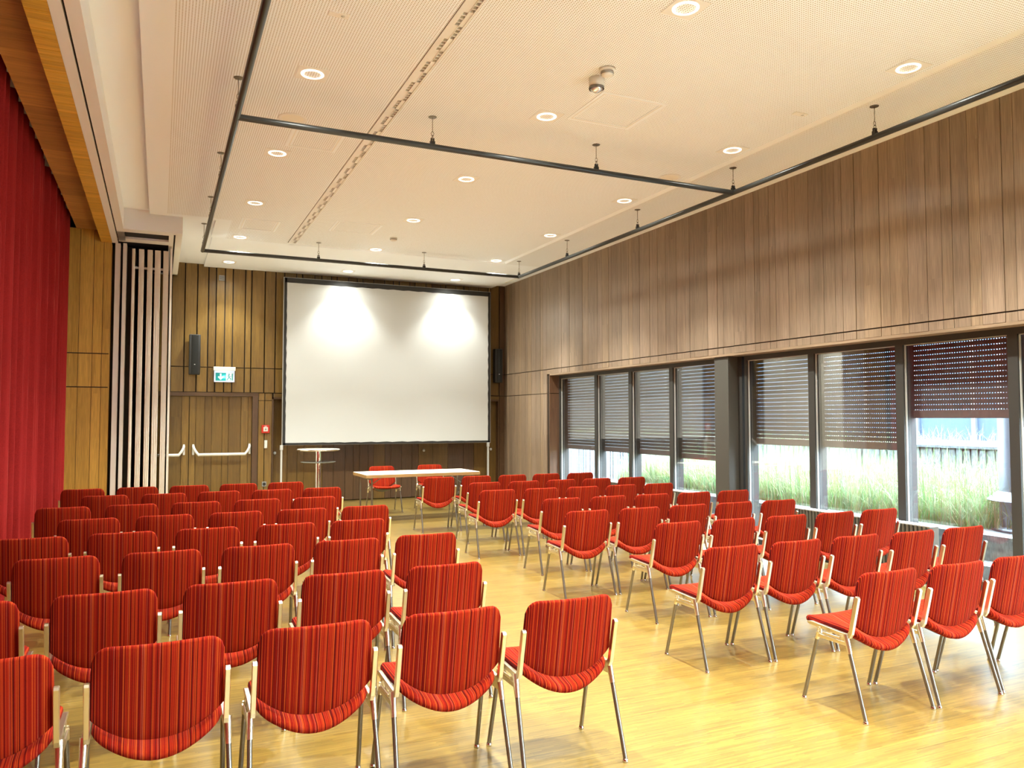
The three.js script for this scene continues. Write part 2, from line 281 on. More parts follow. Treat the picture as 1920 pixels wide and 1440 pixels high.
// ---- ceiling
const ce = setting('ceiling', 'white perforated acoustic ceiling with plain borders');
{
  const T = CEIL + 0.06;
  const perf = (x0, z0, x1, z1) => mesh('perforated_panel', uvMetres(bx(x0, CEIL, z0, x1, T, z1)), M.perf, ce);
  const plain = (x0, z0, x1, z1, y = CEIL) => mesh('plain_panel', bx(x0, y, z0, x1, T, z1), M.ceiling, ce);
  plain(-0.177, -11.4, 0.035, ZF); perf(0.035, -11.27, 0.66, ZF); plain(0.035, -11.4, 0.66, -11.27);
  perf(0.66, -11.3, 1.775, ZF); plain(0.66, -12.5, 0.87, -11.3); perf(0.87, -12.5, 1.775, -11.3);
  perf(1.905, -12.43, 5.48, ZF); plain(1.775, -12.52, 1.905, -12.4);
  // border fields, a little lower, with sloping margins
  const slope = (pts) => { const g = new THREE.BufferGeometry(); const a = []; for (const t of [[0, 1, 2], [0, 2, 3]]) for (const i of t) a.push(...pts[i]); g.setAttribute('position', new THREE.Float32BufferAttribute(a, 3)); g.setAttribute('uv', new THREE.Float32BufferAttribute(new Array(12).fill(0), 2)); g.computeVertexNormals(); return g; };
  const yu = CEIL + 0.045;
  mesh('border_trough', [slope([[5.48, CEIL, ZF], [5.48, CEIL, -12.43], [5.525, yu, -12.475], [5.525, yu, ZF]]), slope([[5.525, yu, ZF], [5.525, yu, -12.475], [5.57, CEIL, -12.52], [5.57, CEIL, ZF]]), slope([[5.48, CEIL, -12.43], [1.905, CEIL, -12.43], [1.905, yu, -12.475], [5.525, yu, -12.475]]), slope([[5.525, yu, -12.475], [1.905, yu, -12.475], [1.905, CEIL, -12.52], [5.57, CEIL, -12.52]])], M.ceiling, ce);
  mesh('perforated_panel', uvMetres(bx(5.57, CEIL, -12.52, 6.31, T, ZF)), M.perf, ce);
  plain(0.68, ZB, 6.34, -12.52);
  plain(0.68, -12.52, 1.905, -12.5);
  mesh('edge_trim', [bx(6.31, CEIL - 0.012, -14.2, 6.34, CEIL + 0.06, ZF)], M.white, ce);
  plain(0.24, ZB, 0.68, -11.4, 4.395);
  mesh('upper_slab', bx(XL - 0.2, YT, ZB - 0.2, XR + 0.22, YT + 0.2, ZF + 0.2), M.white, ce);
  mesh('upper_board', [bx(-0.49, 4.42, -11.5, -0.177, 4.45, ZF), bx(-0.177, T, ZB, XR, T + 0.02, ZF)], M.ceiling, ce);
}
// ---- header over the curtain: wood soffits, white partition track, bulkhead
{
  const hd = setting('trim_1', 'long header with wood soffit boards over the stage curtain');
  mesh('backing', [bx(-0.815, SOF + 0.022, -12.5, -0.674, YT, ZF), bx(-1.13, 4.332, -12.5, -0.815, YT, ZF)], M.backing, hd);
  let z = -12.5; while (z < ZF - 0.02) { const w = pick([0.09, 0.13, 0.19, 0.1, 0.22]), e = Math.min(ZF, z + w); board(hd, pick(M.honey), -0.815, SOF, z + 0.002, -0.674, SOF + 0.022, e - 0.002, 'x'); z = e; }
  z = -12.5; let tone = 0, left = 3; while (z < ZF - 0.02) { if (left-- <= 0) { tone = (tone + 1 + Math.floor(rnd() * 2)) % 3; left = 4 + Math.floor(rnd() * 5); } const w = pick([0.12, 0.2, 0.16]), e = Math.min(ZF, z + w); board(hd, M.umber[tone], -1.13, 4.31, z + 0.0015, -0.817, 4.332, e - 0.0015, 'x'); z = e; }
  const tr = setting('trim_2', 'white partition track with a dark running slot');
  mesh('track', [bx(-0.672, SOF, -12.5, -0.597, SOF + 0.05, ZF), bx(-0.58, SOF, -12.3, -0.49, SOF + 0.05, ZF), bx(-0.672, SOF + 0.05, -12.5, -0.49, 4.45, ZF)], M.white, tr);
  mesh('slot', bx(-0.597, SOF + 0.03, -12.3, -0.58, SOF + 0.05, ZF), M.void, tr);
  const bh = setting('trim_3', 'white bulkhead above the folding partition stack');
  mesh('bulkhead', [bx(-0.49, SOF, -11.62, 0.24, 4.42, -11.5), bx(-0.49, SOF, -11.7, 0.13, 4.42, -11.62), bx(0.07, SOF, -14.91, 0.132, 4.42, -11.7), bx(0.155, SOF, -14.91, 0.24, 4.42, -11.62), bx(-0.49, SOF, -12.36, 0.07, 4.42, -12.13), bx(-0.58, SOF, -12.36, -0.49, 4.42, -11.7), bx(-0.49, SOF, -14.91, 0.24, 4.42, -14.85)], M.white, bh);
  mesh('slot', [bx(0.132, SOF + 0.02, -14.85, 0.155, SOF + 0.06, -11.62), bx(-0.49, SOF + 0.03, -12.13, 0.07, SOF + 0.07, -11.7), bx(-0.675, SOF + 0.02, -14.85, 0.07, SOF + 0.05, -12.36)], M.void, bh);
}
// ---- slot diffuser in the ceiling
{
  const t = thing('slot_diffuser', 'long linear air slot with alternating louvres running along the white ceiling', 'air vent');
  mesh('channel', [bx(1.775, CEIL + 0.05, -12.4, 1.905, CEIL + 0.06, ZF)], M.cream, t);
  mesh('rail', bx(1.782, CEIL - 0.004, -12.4, 1.825, CEIL + 0.02, ZF), M.white, t);
  mesh('rail', bx(1.893, CEIL - 0.003, -12.4, 1.905, CEIL + 0.02, ZF), M.white, t);
  mesh('groove', bx(1.775, CEIL + 0.012, -12.4, 1.782, CEIL + 0.016, ZF), std([0.12, 0.05, 0.015], 0.8), t);
  for (let z = -12.4, i = 0; z < 1; z += 0.2, i++) {
    const L = i % 2, x0 = L ? 1.825 : 1.86, x1 = L ? 1.86 : 1.893;
    const g = [bx(L ? 1.86 : 1.825, CEIL + 0.002, z, L ? 1.893 : 1.86, CEIL + 0.02, z + 0.2), bx(1.857, CEIL - 0.002, z, 1.862, CEIL + 0.03, z + 0.2)];
    for (let k = 0; k < 4; k++) g.push(bx(x0, CEIL + 0.002, z + 0.05 * k, x1, CEIL + 0.03, z + 0.05 * k + 0.012));
    mesh('louvre', g, M.white, t);
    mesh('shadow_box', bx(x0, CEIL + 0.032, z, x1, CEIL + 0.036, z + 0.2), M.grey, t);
  }
}
// ---- downlights
const lampCol = lin(...LAMP.color);
{
  const xs = [1.06, 3.16, 5.3], zs = [-14.36, -12.3, -10.25, -8.21, -6.18, -4.13, -2.08, -0.03, 2.02, 4.07], cn = ['left', 'middle', 'right'], rn = ['first', 'second', 'third', 'fourth', 'fifth', 'sixth', 'seventh', 'eighth', 'ninth', 'tenth', 'eleventh'];
  const cup = lathe([[0.032, 0.052], [0.05, 0.045], [0.064, 0.02], [0.07, 0.0]], 24), rim = lathe([[0.07, 0.004], [0.07, -0.006], [0.082, -0.007], [0.09, -0.003], [0.09, 0.004]], 28);
  const bulb = new THREE.SphereGeometry(0.03, 14, 10); bulb.translate(0, 0.034, 0);
  const plate = new THREE.Shape(); plate.moveTo(-0.12, -0.12); plate.lineTo(0.12, -0.12); plate.lineTo(0.12, 0.12); plate.lineTo(-0.12, 0.12); const hole = new THREE.Path(); hole.absarc(0, 0, 0.085, 0, Math.PI * 2, true); plate.holes.push(hole);
  const plateG = new THREE.ExtrudeGeometry(plate, { depth: 0.003, bevelEnabled: false, curveSegments: 20 }); plateG.rotateX(Math.PI / 2);
  zs.forEach((z, j) => xs.forEach((x, i) => {
    const y = CEIL - 0.001, t = thing('ceiling_downlight', `round recessed downlight, ${cn[i]} column, ${rn[j]} row from the projection screen`, 'downlight', 'recessed downlights', [x, y, z]);
    mesh('mounting_plate', plateG, M.white, t);
    const r = mesh('rim', rim, M.glow, t); r.position.y = -0.002;
    const c = mesh('reflector', cup, M.reflector, t); c.position.y = -0.056; c.scale.y = 1;
    c.position.y = -0.002; c.scale.y = 0.6;
    const b = mesh('bulb', bulb, M.bulb, t); b.scale.y = 0.5;
    const s = new THREE.SpotLight(lampCol, LAMP.intensity * (j ? 1 : 0.34), 0, LAMP.angle, LAMP.penumbra, 2); s.position.set(0, -0.012, 0); s.target.position.set(0, -3, 0); s.castShadow = true; s.shadow.radius = 2.6; t.add(s); t.add(s.target); s.name = 'lamp'; s.target.name = 'aim';
    const w = new THREE.SpotLight(lampCol, LAMP.spill * (j ? 1 : 0.6), 0, 1.36, 0.7, 2); w.position.set(0, -0.012, 0); w.target = s.target; w.castShadow = true; w.shadow.radius = 3.5; w.name = 'lamp_spill'; t.add(w);
  }));
}

// ---- stage curtain
{
  const Z0 = -12.42, Z1 = ZF - 0.1, n = 1600, rows = 10, pos = [], uv = [], idx = [];
  const f1 = noiseGrid(512, 4);
  for (let j = 0; j <= rows; j++) for (let i = 0; i <= n; i++) {
    const z = Z0 + (Z1 - Z0) * i / n, y = 0.03 + (4.5 - 0.03) * j / rows, ph = z * 2 * Math.PI / 0.33 + 2.2 * f1(z * 1.7 + 40, 0.3) + 0.25 * Math.sin(y * 1.1 + z * 3), am = 0.05 + 0.05 * f1(z * 3 + 90, 1.7);
    pos.push(-1.27 + am * (2 * Math.pow(0.5 + 0.5 * Math.sin(ph), 1.6) - 1) + 0.02 * Math.sin(2.3 * ph + 1) + 0.009 * Math.sin(5.1 * ph) + 0.015 * (f1(z * 2, 2.4) - 0.5), y, z + 0.012 * Math.cos(ph)); uv.push(z, y);
  }
  for (let j = 0; j < rows; j++) for (let i = 0; i < n; i++) { const a = j * (n + 1) + i, b = a + n + 1; idx.push(a, b, a + 1, a + 1, b, b + 1); }
  const g = new THREE.BufferGeometry(); g.setAttribute('position', new THREE.Float32BufferAttribute(pos, 3)); g.setAttribute('uv', new THREE.Float32BufferAttribute(uv, 2)); g.setIndex(idx); g.computeVertexNormals();
  single('stage_curtain', g, M.curtain, 'long red pleated stage curtain hanging along the left side', 'curtain');
}
// ---- folding partition stacked between pilaster and end wall
{
  const t = thing('folding_partition', 'beige folding partition pushed together into a stack beside the escape door', 'partition');
  const leaf = (x0, x1, z0 = -12.45, m = M.beige) => {
    const l = new THREE.Group(); l.name = 'leaf'; t.add(l);
    mesh('panel', bx(x0, 0.03, -14.8, x1, 4.07, z0), m, l);
    mesh('edge_profile', [bx(x0 + 0.006, 0.04, z0, x0 + 0.016, 4.06, z0 + 0.012), bx((x0 + x1) / 2 - 0.006, 0.04, z0, (x0 + x1) / 2 + 0.006, 4.06, z0 + 0.014), bx(x1 - 0.016, 0.04, z0, x1 - 0.006, 4.06, z0 + 0.012)], M.beige2, l);
    mesh('hanger', cyl(0.012, 0.012, [(x0 + x1) / 2, 4.06, -12.9], [(x0 + x1) / 2, SOF + 0.03, -12.9], 8), M.steel, l);
  };
  leaf(-0.41, -0.37); leaf(-0.321, -0.251); leaf(-0.208, -0.138); leaf(-0.109, -0.031); leaf(0.005, 0.076);
  mesh('hinge', [bx(-0.37, 3.78, -12.5, -0.321, 3.81, -12.46), bx(-0.251, 3.78, -12.5, -0.208, 3.81, -12.46), bx(-0.138, 3.78, -12.5, -0.109, 3.81, -12.46), bx(-0.031, 3.78, -12.5, 0.005, 3.81, -12.46)], M.gasket, t);
  mesh('end_panel', bx(0.098, 0.02, -14.85, 0.127, 4.10, -12.42), M.cream, t);
  const j = setting('trim_4', 'jamb profiles of the folding partition');
  mesh('jamb', bx(-0.632, 0, -12.7, -0.563, SOF, -12.5), M.beige, j); mesh('jamb', bx(-0.529, 0, -12.7, -0.481, SOF, -12.46), M.cream, j);
  mesh('jamb_cover', [bx(-0.675, 0, -12.75, -0.415, SOF, -12.7)], std([0.045, 0.042, 0.03], 0.7), j);
}
// ---- black pipe frame on hangers
{
  const t = thing('pipe_frame', 'black hanging pipe frame on short chains under the white ceiling', 'pipe frame');
  const Y = 4.075, R = 0.027, z0 = -12.2, z1 = ZF - 0.3;
  const pipe = (a, b) => mesh('pipe', cyl(R, R, a, b, 16), M.blackSatin, t);
  pipe([0.53, Y, z0 - R], [0.53, Y, z1]); pipe([5.69, Y, z0 - R], [5.69, Y, z1]); pipe([0.53, Y, -6.63], [5.69, Y, -6.63]); pipe([0.53, Y, z0], [5.69, Y, z0]);
  const spots = [[2.22, -6.63], [3.95, -6.63], [5.69, -6.63], [2.22, z0], [3.95, z0], [5.69, z0], [0.53, z0 + 0.35], [5.69, -4.78], [5.69, -8.5], [5.69, -10.44], [0.53, -6.5], [0.53, -8.45], [0.53, -10.2], [0.53, -4.6], [5.69, -2.9], [5.69, -1]];
  for (const [x, z] of spots) {
    const top = (x === 0.53 && z < -11.4 ? 4.395 : CEIL);
    const h = new THREE.Group(); h.name = 'hanger'; t.add(h); h.position.set(x, 0, z);
    mesh('ceiling_rosette', lathe([[0.001, -0.006], [0.036, -0.005], [0.04, 0.0], [0.001, 0.0]], 16, [0, top, 0]), M.steel, h);
    const loop = new THREE.TorusGeometry(0.013, 0.0025, 6, 12); loop.scale(1, 1.6, 1); const l1 = loop.clone(); l1.translate(0, 4.195, 0); const l2 = loop.clone(); l2.rotateY(Math.PI / 2); l2.translate(0, 4.162, 0);
    mesh('rod', [cyl(0.0035, 0.0035, [0, 4.21, 0], [0, top, 0], 8), l1, l2], M.steel, h);
    mesh('clamp', [bx(-0.022, Y + 0.01, -0.014, 0.022, Y + 0.05, 0.014), bx(-0.015, Y + 0.05, -0.012, -0.006, Y + 0.078, 0.012), bx(0.006, Y + 0.05, -0.012, 0.015, Y + 0.078, 0.012)], M.black, h);
  }
}
// ---- small ceiling fittings
{
  const rosette = (x, z, y, label) => { const g = lathe([[0.001, -0.028], [0.05, -0.027], [0.06, -0.012], [0.06, 0], [0.001, 0]], 24, [x, y, z]); return g; };
  let t = thing('smoke_detector', 'round white smoke detector with slits above the square access panel', 'detector', undefined, [3.16, CEIL, -5.13]);
  mesh('base', lathe([[0.001, -0.02], [0.062, -0.02], [0.066, 0], [0.001, 0]], 28), M.white, t);
  mesh('head', lathe([[0.001, -0.062], [0.03, -0.06], [0.046, -0.05], [0.05, -0.02], [0.001, -0.02]], 28), M.white, t);
  mesh('slit', [lathe([[0.0495, -0.046], [0.0515, -0.044], [0.0515, -0.041], [0.0495, -0.04]], 28), lathe([[0.0505, -0.034], [0.0522, -0.033], [0.0522, -0.03], [0.0505, -0.029]], 28)], M.grey, t);
  t = thing('motion_sensor', 'white motion sensor with a shiny domed lens hanging from the ceiling', 'sensor', undefined, [3.17, CEIL, -5.31]);
  mesh('housing', lathe([[0.001, -0.075], [0.062, -0.075], [0.064, -0.05], [0.064, 0], [0.001, 0]], 10), M.white, t);
  mesh('band', lathe([[0.0625, -0.09], [0.0635, -0.075], [0.05, -0.074]], 20), M.grey, t);
  mesh('lens', lathe([[0.001, -0.118], [0.024, -0.114], [0.045, -0.1], [0.06, -0.076], [0.001, -0.076]], 24), std([0.75, 0.76, 0.8], 0.12, { metalness: 0.7 }), t);
  t = thing('smoke_detector', 'small white smoke detector near the screen end of the ceiling', 'detector', undefined, [3.2, CEIL, -11.4]);
  mesh('head', lathe([[0.001, -0.05], [0.04, -0.048], [0.052, -0.03], [0.055, 0], [0.001, 0]], 24), M.white, t); mesh('slit', lathe([[0.0525, -0.03], [0.054, -0.029], [0.0545, -0.02], [0.053, -0.019]], 24), M.grey, t);
  const panel = (x0, z0, x1, z1, label) => {
    const p = thing('access_panel', label, 'ceiling panel', undefined, [(x0 + x1) / 2, CEIL, (z0 + z1) / 2]); const w = (x1 - x0) / 2, d = (z1 - z0) / 2, f = 0.055;
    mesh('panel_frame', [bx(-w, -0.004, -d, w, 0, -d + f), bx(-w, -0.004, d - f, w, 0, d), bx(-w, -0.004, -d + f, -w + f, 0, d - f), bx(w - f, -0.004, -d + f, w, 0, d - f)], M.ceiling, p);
    mesh('panel_lip', [bx(-w + 0.03, -0.006, -d + 0.03, w - 0.03, -0.004, -d + 0.04), bx(-w + 0.03, -0.006, d - 0.04, w - 0.03, -0.004, d - 0.03), bx(-w + 0.03, -0.006, -d + 0.04, -w + 0.04, -0.004, d - 0.04), bx(w - 0.04, -0.006, -d + 0.04, w - 0.03, -0.004, d - 0.04)], M.white, p);
  };
  panel(3.35, -6.15, 4.005, -5.5, 'square framed access panel in the ceiling beside the motion sensor');
  panel(2.2, -11.33, 2.85, -10.7, 'square framed access panel in the ceiling nearest the screen');
  panel(0.98, -11.75, 1.5, -11.1, 'framed access panel in the ceiling left of the air slot');
  panel(1.1, -7.95, 1.6, -7.42, 'framed access panel behind the round speaker near the cross pipe');
  for (const [x, z, w] of [[1.06, -7.19, 'left'], [5.26, -7.2, 'right']]) { const s = thing('ceiling_speaker', `flush round white speaker in the ceiling, ${w} side by the cross pipe`, 'speaker', undefined, [x, CEIL, z]); mesh('bezel', lathe([[0.1, -0.005], [0.115, -0.006], [0.13, -0.003], [0.13, 0], [0.1, 0]], 32), M.white, s); mesh('grille', lathe([[0.001, -0.003], [0.1, -0.003], [0.1, 0], [0.001, 0]], 28), M.cream, s); }
  for (const [x, z, w] of [[1.06, -5.18, 'left side'], [5.22, -5.18, 'right side']]) { const s = thing('emergency_light', `small flush white emergency light plate in the ceiling, ${w}`, 'emergency light', undefined, [x, CEIL, z]); mesh('cover_plate', rbox(-0.07, -0.008, -0.03, 0.07, 0.004, 0.03, 0.004), M.white, s); mesh('lens', lathe([[0.001, -0.014], [0.012, -0.012], [0.016, -0.006], [0.001, -0.006]], 14, [0.03, 0, 0]), M.gasket, s); }
}
// ---- projection screen
{
  const z = -14.72, X0 = 2.105, X1 = 6.16, Y0 = 1.132, Y1a = 4.19, t = thing('projection_screen', 'large white projection screen with black border on a folding frame', 'screen', undefined, [0, 0, 0]);
  mesh('fabric', bx(X0, Y0, z, X1, Y1a - 0.02, z + 0.004), M.screen, t);
  const edge = []; const b = 0.055;
  const strip = (ax, ay, bx_, by_, w, side) => { // border with a gently wavy inner hem
    const n = 40, s = new THREE.Shape(), dx = (bx_ - ax) / n, dy = (by_ - ay) / n, nx = side[0], ny = side[1]; s.moveTo(ax, ay); for (let i = 1; i <= n; i++) s.lineTo(ax + dx * i, ay + dy * i);
    for (let i = n; i >= 0; i--) { const k = w + 0.006 * Math.sin(i * 2.1) * Math.sin(i * Math.PI / n); s.lineTo(ax + dx * i + nx * k, ay + dy * i + ny * k); }
    const g = new THREE.ExtrudeGeometry(s, { depth: 0.006, bevelEnabled: false }); g.translate(0, 0, z + 0.002); return g;
  };
  mesh('border', [strip(X0 - 0.03, Y1a + 0.02, X1 + 0.03, Y1a + 0.02, 0.09, [0, -1]), strip(X0 - 0.03, Y0 - 0.03, X1 + 0.03, Y0 - 0.03, 0.04, [0, 1]), strip(X0 - 0.045, Y0 - 0.03, X0 - 0.045, Y1a + 0.02, 0.05, [1, 0]), strip(X1 + 0.045, Y0 - 0.03, X1 + 0.045, Y1a + 0.02, 0.05, [-1, 0])], M.black, t);
  mesh('frame_tube', [bx(X0 - 0.055, Y0 - 0.04, z - 0.035, X0 - 0.028, Y1a + 0.03, z - 0.003), bx(X1 + 0.028, Y0 - 0.04, z - 0.035, X1 + 0.055, Y1a + 0.03, z - 0.003), bx(X0 - 0.03, Y1a, z - 0.035, X1 + 0.03, Y1a + 0.03, z - 0.003), bx(X0 - 0.03, Y0 - 0.035, z - 0.035, X1 + 0.03, Y0 - 0.005, z - 0.003)], M.gasket, t);
  for (const x of [X0 - 0.06, X1 + 0.0]) {
    mesh('leg', [bx(x - 0.016, 0.02, z - 0.02, x + 0.016, Y0 - 0.04, z + 0.012), rbox(x - 0.026, Y0 - 0.12, z - 0.028, x + 0.026, Y0 - 0.03, z + 0.02, 0.006)], M.gasket, t);
    mesh('foot', [bx(x - 0.018, 0, z - 0.26, x + 0.018, 0.03, z + 0.3)], M.gasket, t);
  }
}
// ---- wall fittings at the end wall
{
  const spk = (x0, x1, y0, y1, label) => {
    const g = thing('wall_speaker', label, 'speaker', 'wall speakers', [(x0 + x1) / 2, (y0 + y1) / 2, ZB]), w = (x1 - x0) / 2, h = (y1 - y0) / 2;
    mesh('bracket', bx(-0.03, -0.1, 0, 0.03, 0.1, 0.05), M.black, g);
    const s = new THREE.Shape(); s.moveTo(-w, -h); s.lineTo(w, -h); s.lineTo(w, h); s.lineTo(-w, h); s.closePath();
    mesh('cabinet', toCreasedNormals(rbox(-w, -h, 0.05, w, h, 0.19, 0.015, 3), 0.7), M.black, g);
    const gr = lathe([[w * 0.98, -h * 0.97], [w * 0.98, h * 0.97]], 20); const c = new THREE.CylinderGeometry(w * 1.3, w * 1.3, h * 1.92, 20, 1, false, -0.75, 1.5); c.translate(0, 0, 0.205 - w * 1.3); mesh('grille', c, std([0.012, 0.012, 0.011], 0.9), g);
    mesh('badge', bx(-0.01, -h * 0.52, 0.2, 0.01, -h * 0.52 + 0.012, 0.208), M.gasket, g);
  };
  spk(0.452, 0.64, 2.375, 3.09, 'slim black wall speaker left above the escape door');
  spk(6.36, 6.53, 2.34, 3.05, 'slim black wall speaker at the right edge of the screen');
  // exit sign
  const ex = thing('exit_sign', 'lit green escape sign with white arrow and running figure above door', 'sign', undefined, [1.055, 2.40, ZB]);
  mesh('housing', rbox(-0.19, 0.06, 0.0, 0.19, 0.13, 0.09, 0.01), M.plasticWhite, ex);
  const cv = document.createElement('canvas'); cv.width = 512; cv.height = 256; const c = cv.getContext('2d');
  c.fillStyle = '#e8f4ff'; c.fillRect(0, 0, 512, 256); c.fillStyle = '#009c98'; c.fillRect(30, 26, 266, 204); c.fillRect(300, 26, 182, 204);
  c.fillStyle = '#f4fbff'; c.fillRect(304, 26, 174, 204);
  c.fillStyle = '#f4fbff'; c.fillRect(140, 44, 42, 100); c.beginPath(); c.moveTo(161, 212); c.lineTo(84, 132); c.lineTo(112, 110); c.lineTo(161, 156); c.lineTo(210, 110); c.lineTo(238, 132); c.closePath(); c.fill();
  c.fillStyle = '#009c98'; c.fillRect(448, 40, 26, 180); c.beginPath(); c.arc(376, 62, 17, 0, 7); c.fill();
  c.lineCap = 'round'; c.lineJoin = 'round'; c.strokeStyle = '#009c98'; c.lineWidth = 20; c.beginPath(); c.moveTo(366, 92); c.lineTo(376, 142); c.lineTo(346, 176); c.lineTo(324, 214); c.moveTo(376, 142); c.lineTo(416, 168); c.lineTo(424, 208); c.stroke(); c.lineWidth = 13; c.beginPath(); c.moveTo(366, 94); c.lineTo(336, 108); c.lineTo(322, 138); c.moveTo(370, 92); c.lineTo(404, 120); c.lineTo(432, 112); c.stroke();
  const tx = new THREE.CanvasTexture(cv); tx.colorSpace = THREE.SRGBColorSpace;
  const fg = new THREE.PlaneGeometry(0.34, 0.18); fg.translate(0, -0.05, 0.057);
  mesh('edge_panel', rbox(-0.175, -0.145, 0.035, 0.175, 0.06, 0.055, 0.006), std([0.7, 0.78, 0.9], 0.3, { emissive: lin(0.4, 0.6, 1), emissiveIntensity: 0.4 }), ex);
  mesh('sign_face', fg, std([0.5, 0.5, 0.5], 0.4, { map: tx, emissive: lin(1, 1, 1), emissiveMap: tx, emissiveIntensity: 0.36 }), ex);
  const pl = new THREE.PointLight(lin(0.75, 0.9, 1), 0.035, 0, 2); pl.position.set(0, -0.05, 0.1); pl.castShadow = true; pl.name = 'sign_glow'; ex.add(pl);
  // fire alarm box, switch, socket, vent
  const fa = thing('fire_alarm_box', 'red fire alarm call point beside the escape door', 'alarm', undefined, [1.79, 1.397, ZB]);
  mesh('case', rbox(-0.072, -0.075, 0, 0.072, 0.075, 0.05, 0.008), M.red, fa); mesh('window', rbox(-0.04, -0.042, 0.048, 0.04, 0.036, 0.054, 0.002), M.plasticWhite, fa); mesh('button', rbox(-0.014, -0.018, 0.053, 0.014, 0.01, 0.057, 0.002), M.grey, fa); mesh('label_strip', bx(-0.02, 0.045, 0.049, 0.02, 0.058, 0.051), M.plasticWhite, fa);
  const sw = thing('light_switch', 'narrow white double light switch under the fire alarm', 'switch', undefined, [1.80, 1.115, ZB]);
  mesh('plate', rbox(-0.026, -0.075, 0, 0.026, 0.075, 0.02, 0.004), M.plasticWhite, sw); for (const y of [-0.035, 0.035]) mesh('rocker', rbox(-0.02, y - 0.03, 0.018, 0.02, y + 0.03, 0.027, 0.003), M.white, sw);
  const so = thing('wall_socket', 'dark wall socket low beside the escape door', 'socket', undefined, [1.78, 0.38, ZB]);
  mesh('plate', rbox(-0.04, -0.045, 0, 0.04, 0.045, 0.014, 0.004), M.grey, so); mesh('insert', cyl(0.028, 0.028, [0, 0, 0.013], [0, 0, 0.018], 20), M.black, so);
  const ve = thing('wall_vent', 'small dark square cover high on the wall above the speaker', 'vent', undefined, [0.985, 4.16, ZB + 0.012]);
  mesh('cover', rbox(-0.05, -0.05, 0, 0.05, 0.05, 0.02, 0.004), M.grey, ve); mesh('slit', [bx(-0.035, -0.02, 0.019, 0.035, -0.014, 0.0215), bx(-0.035, 0.014, 0.019, 0.035, 0.02, 0.0215)], M.black, ve);
}
// ---- bistro table
{
  const t = thing('bistro_table', 'round two tier standing table with chrome column left of the screen', 'table', undefined, [2.5, 0, -13.55]);
  mesh('table_top', lathe([[0.001, 1.045], [0.345, 1.045], [0.36, 1.05], [0.36, 1.066], [0.345, 1.072], [0.001, 1.072]], 40), std([0.5, 0.48, 0.42], 0.12), t);
  mesh('top_rim', lathe([[0.352, 1.04], [0.366, 1.044], [0.366, 1.062], [0.352, 1.066]], 40), M.chrome, t);
  mesh('shelf', lathe([[0.001, 0.835], [0.285, 0.835], [0.3, 0.842], [0.3, 0.852], [0.285, 0.858], [0.001, 0.858]], 40), std([0.16, 0.16, 0.14], 0.15), t);
  mesh('column', cyl(0.05, 0.05, [0, 0.03, 0], [0, 1.045, 0], 28), M.chrome, t);
  mesh('foot', lathe([[0.05, 0.05], [0.1, 0.035], [0.27, 0.018], [0.29, 0.006], [0.29, 0], [0.001, 0]], 40), M.chrome, t);
}
// ---- folding table
{
  const t = thing('folding_table', 'long cream topped folding table with wood edge in front of the screen', 'table', undefined, [3.78, 0, -12.0], 0.02);
  const w = 0.93, d = 0.40;
  mesh('table_top', rbox(-w, 0.715, -d, w, 0.74, d, 0.004), M.tableTop, t);
  mesh('edge_band', [uvMetres(bx(-w - 0.006, 0.69, d - 0.02, w + 0.006, 0.737, d + 0.006), 0, 0, 'x'), uvMetres(bx(-w - 0.006, 0.69, -d - 0.006, w + 0.006, 0.737, -d + 0.02), 0, 0, 'x'), uvMetres(bx(-w - 0.006, 0.69, -d, -w + 0.02, 0.737, d), 0, 0, 'z'), uvMetres(bx(w - 0.02, 0.69, -d, w + 0.006, 0.737, d), 0, 0, 'z')], M.tableEdge, t);
  for (const sx of [-1, 1]) for (const sz of [-1, 1]) mesh('leg', cyl(0.014, 0.014, [sx * (w - 0.1), 0.0, sz * (d - 0.06)], [sx * (w - 0.1), 0.70, sz * (d - 0.06)], 10), M.steel, t);
  for (const sx of [-1, 1]) { mesh('crossbar', cyl(0.012, 0.012, [sx * (w - 0.1), 0.66, -d + 0.06], [sx * (w - 0.1), 0.66, d - 0.06], 8), M.steel, t); mesh('brace', cyl(0.007, 0.007, [sx * (w - 0.1), 0.5, 0], [sx * (w - 0.4), 0.70, 0], 8), M.steel, t); }
}
